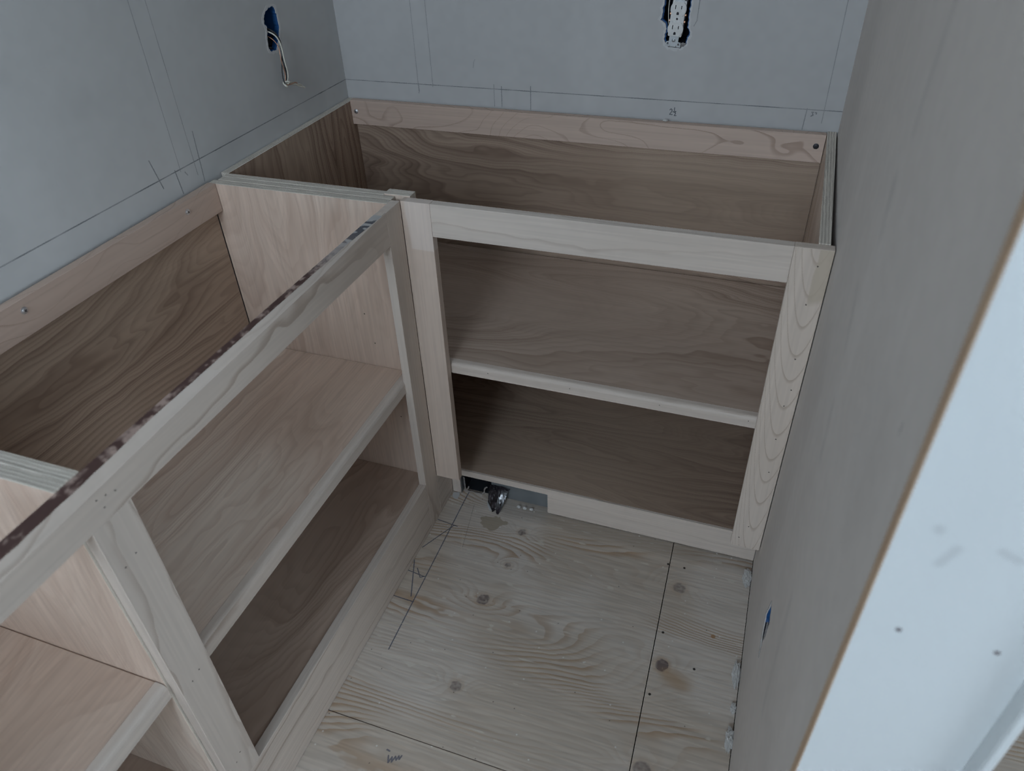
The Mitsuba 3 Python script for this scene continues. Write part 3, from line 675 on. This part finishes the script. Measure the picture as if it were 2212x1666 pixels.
# ------------------------------------------------------------------ duct in the notch of the toe board
Du = 'floor_duct'
name(Du, 'galvanised heating duct ending in the toe board notch of the back cabinet', 'duct')
add(Du + '__duct_wall', open_box(0.4785, 0.5560, -0.4945, -0.30, 0.0008, 0.0690, 0.0008, 'y0'), 'duct_dark')
lip = unary_union([LineString([(0.480, 0.052), (0.4815, 0.004), (0.4835, 0.0025), (0.489, 0.012), (0.4925, 0.020)]).buffer(0.0018), LineString([(0.4865, 0.0035), (0.530, 0.0030), (0.5365, 0.012), (0.540, 0.028), (0.546, 0.034)]).buffer(0.0018)])
add(Du + '__torn_lip', to_xz(extrude(ragged(list(lip.geoms[0].exterior.coords) if hasattr(lip, 'geoms') else list(lip.exterior.coords), 0.0004, 0.0025, 3), 0.0008), -0.5040), 'zinc', label='bright torn metal lip')
if hasattr(lip, 'geoms'):
    add(Du + '__torn_lip', to_xz(extrude(ragged(list(lip.geoms[1].exterior.coords), 0.0004, 0.0025, 4), 0.0008), -0.5040), 'zinc')
add(Du + '__side_plate', cbox(0.4738, 0.4748, -0.513, -0.40, 0.001, 0.0700, 0.0002), 'sheet_metal')
add(Du + '__face_plate', cbox(0.5565, 0.760, -0.4955, -0.4947, 0.001, 0.0700, 0.0002), 'sheet_metal', label='dull grey sheet metal plate')
# foil tape flap: a crumpled sheet from the duct edge down to the floor
nu, nv = 26, 34
vs, fs = [], []
for i in range(nv):
    t = i / (nv - 1)
    y = -0.497 - 0.062 * (t ** 1.15)
    if t < 0.35:
        z = 0.0400 - 0.010 * (t / 0.35) ** 2
    else:
        z = 0.0300 - 0.0285 * math.sin((t - 0.35) / 0.65 * math.pi / 2)
    for j in range(nu):
        s = j / (nu - 1)
        xl, xr = 0.5530 - 0.004 * math.sin(t * 3) + 0.016 * t, 0.6100 - 0.013 * t
        x = xl + (xr - xl) * s
        nz = meshkit.fbm(np.array([[s * 5, t * 6, 1.3]]), 3)[0] - 0.5
        notch = 0.012 * max(0, 1 - abs(s - 0.62) / 0.2) * max(0, (t - 0.8) / 0.2)
        vs.append((x, y + notch, max(0.0012, z + 0.010 * nz * (1 - 0.6 * t) + 0.003 * math.sin(s * math.pi))))
for i in range(nv - 1):
    for j in range(nu - 1):
        a = i * nu + j
        if i > nv * 0.62 and j < (i - nv * 0.62) * 0.9: continue
        fs += [[a, a + 1, a + nu + 1], [a, a + nu + 1, a + nu]]
flap = trimesh.Trimesh(np.array(vs), np.array(fs), process=False); flap.remove_unreferenced_vertices()
th2 = flap.copy(); th2.vertices = th2.vertices - [0, 0, 0.0004]; th2.invert()
add(Du + '__tape_flap', cat([flap, th2]), 'foil_tape', smooth=40, label='shiny black foil tape flap drooping onto the floor')
pap = Polygon([(0.5525, -0.5240), (0.5660, -0.5215), (0.5680, -0.5400), (0.5755, -0.5500), (0.5700, -0.5520), (0.5600, -0.5400)])
pm = extrude(pap, 0.0006); pm.apply_translation([0, 0, 0.0004])
add(Du + '__tape_backing', pm, 'torn_paper', label='pale torn backing under the tape')

# ------------------------------------------------------------------ crumbs and plaster on the floor
def blob(c, r, seed, sub=2):
    m = trimesh.creation.icosphere(subdivisions=sub)
    d = 0.35 + 1.3 * meshkit.fbm(m.vertices * 4.2 + seed * 7.1, 4)
    m.vertices = m.vertices * d[:, None] * np.array(r)
    m.apply_translation([c[0], c[1], 0])
    m.vertices[:, 2] -= m.vertices[:, 2].min() - 0.00005
    return m
for i, (x, y) in enumerate([(0.6415, -0.520), (0.6580, -0.519), (0.6760, -0.518)]):
    k = 'plaster_crumb' if i == 0 else f'plaster_crumb_{i:03d}'
    add(k, blob((x, y), (0.0052, 0.0040, 0.0036), i + 1), 'plaster', smooth=40)
    name(k, ['small pale plaster crumb by the notch, nearest the foil tape flap', 'small pale plaster crumb by the notch, middle of three in a row', 'small pale plaster crumb by the notch, nearest the toe board'][i], 'crumb', 'plaster crumbs in the notch')
for i, (x, y, rx, ry, rz, lb) in enumerate([(1.2345, -0.575, 0.009, 0.024, 0.005, 'white plaster smear at the foot of the right wall nearest the back cabinet'), (1.2360, -0.838, 0.007, 0.028, 0.006, 'white plaster drip at the foot of the right wall beside the dark knot'),
                                       (1.2385, -0.915, 0.005, 0.011, 0.005, 'small white plaster fleck at the foot of the right wall just below the longer drip'), (1.2375, -0.985, 0.007, 0.024, 0.007, 'white plaster lump at the foot of the right wall closest to the camera')]):
    k = 'plaster_lump' if i == 0 else f'plaster_lump_{i:03d}'
    add(k, blob((x, y), (rx, ry, rz), i + 11, 4), 'plaster', smooth=40)
    name(k, lb, 'plaster lump', 'plaster along the right wall')
sc = ragged([(0.452, -0.517), (0.470, -0.515), (0.472, -0.535), (0.466, -0.541), (0.453, -0.531)], 0.0006, 0.003, 3)
sm = extrude(sc, 0.0009); sm.apply_translation([0, 0, 0.0001])
add('paper_scrap', sm, 'chipped_paint')
name('paper_scrap', 'small pale paper scrap on the floor in the inner corner of the cabinets', 'scrap')
ch = blob((0.862, 0.0), (0.0055, 0.0035, 0.0022), 31); ch.apply_translation([0, -0.018, H + 0.0031])
add('plaster_chip', ch, 'plaster', smooth=40)
name('plaster_chip', 'tiny white plaster chip lying on the top edge of the back hanging rail', 'chip')
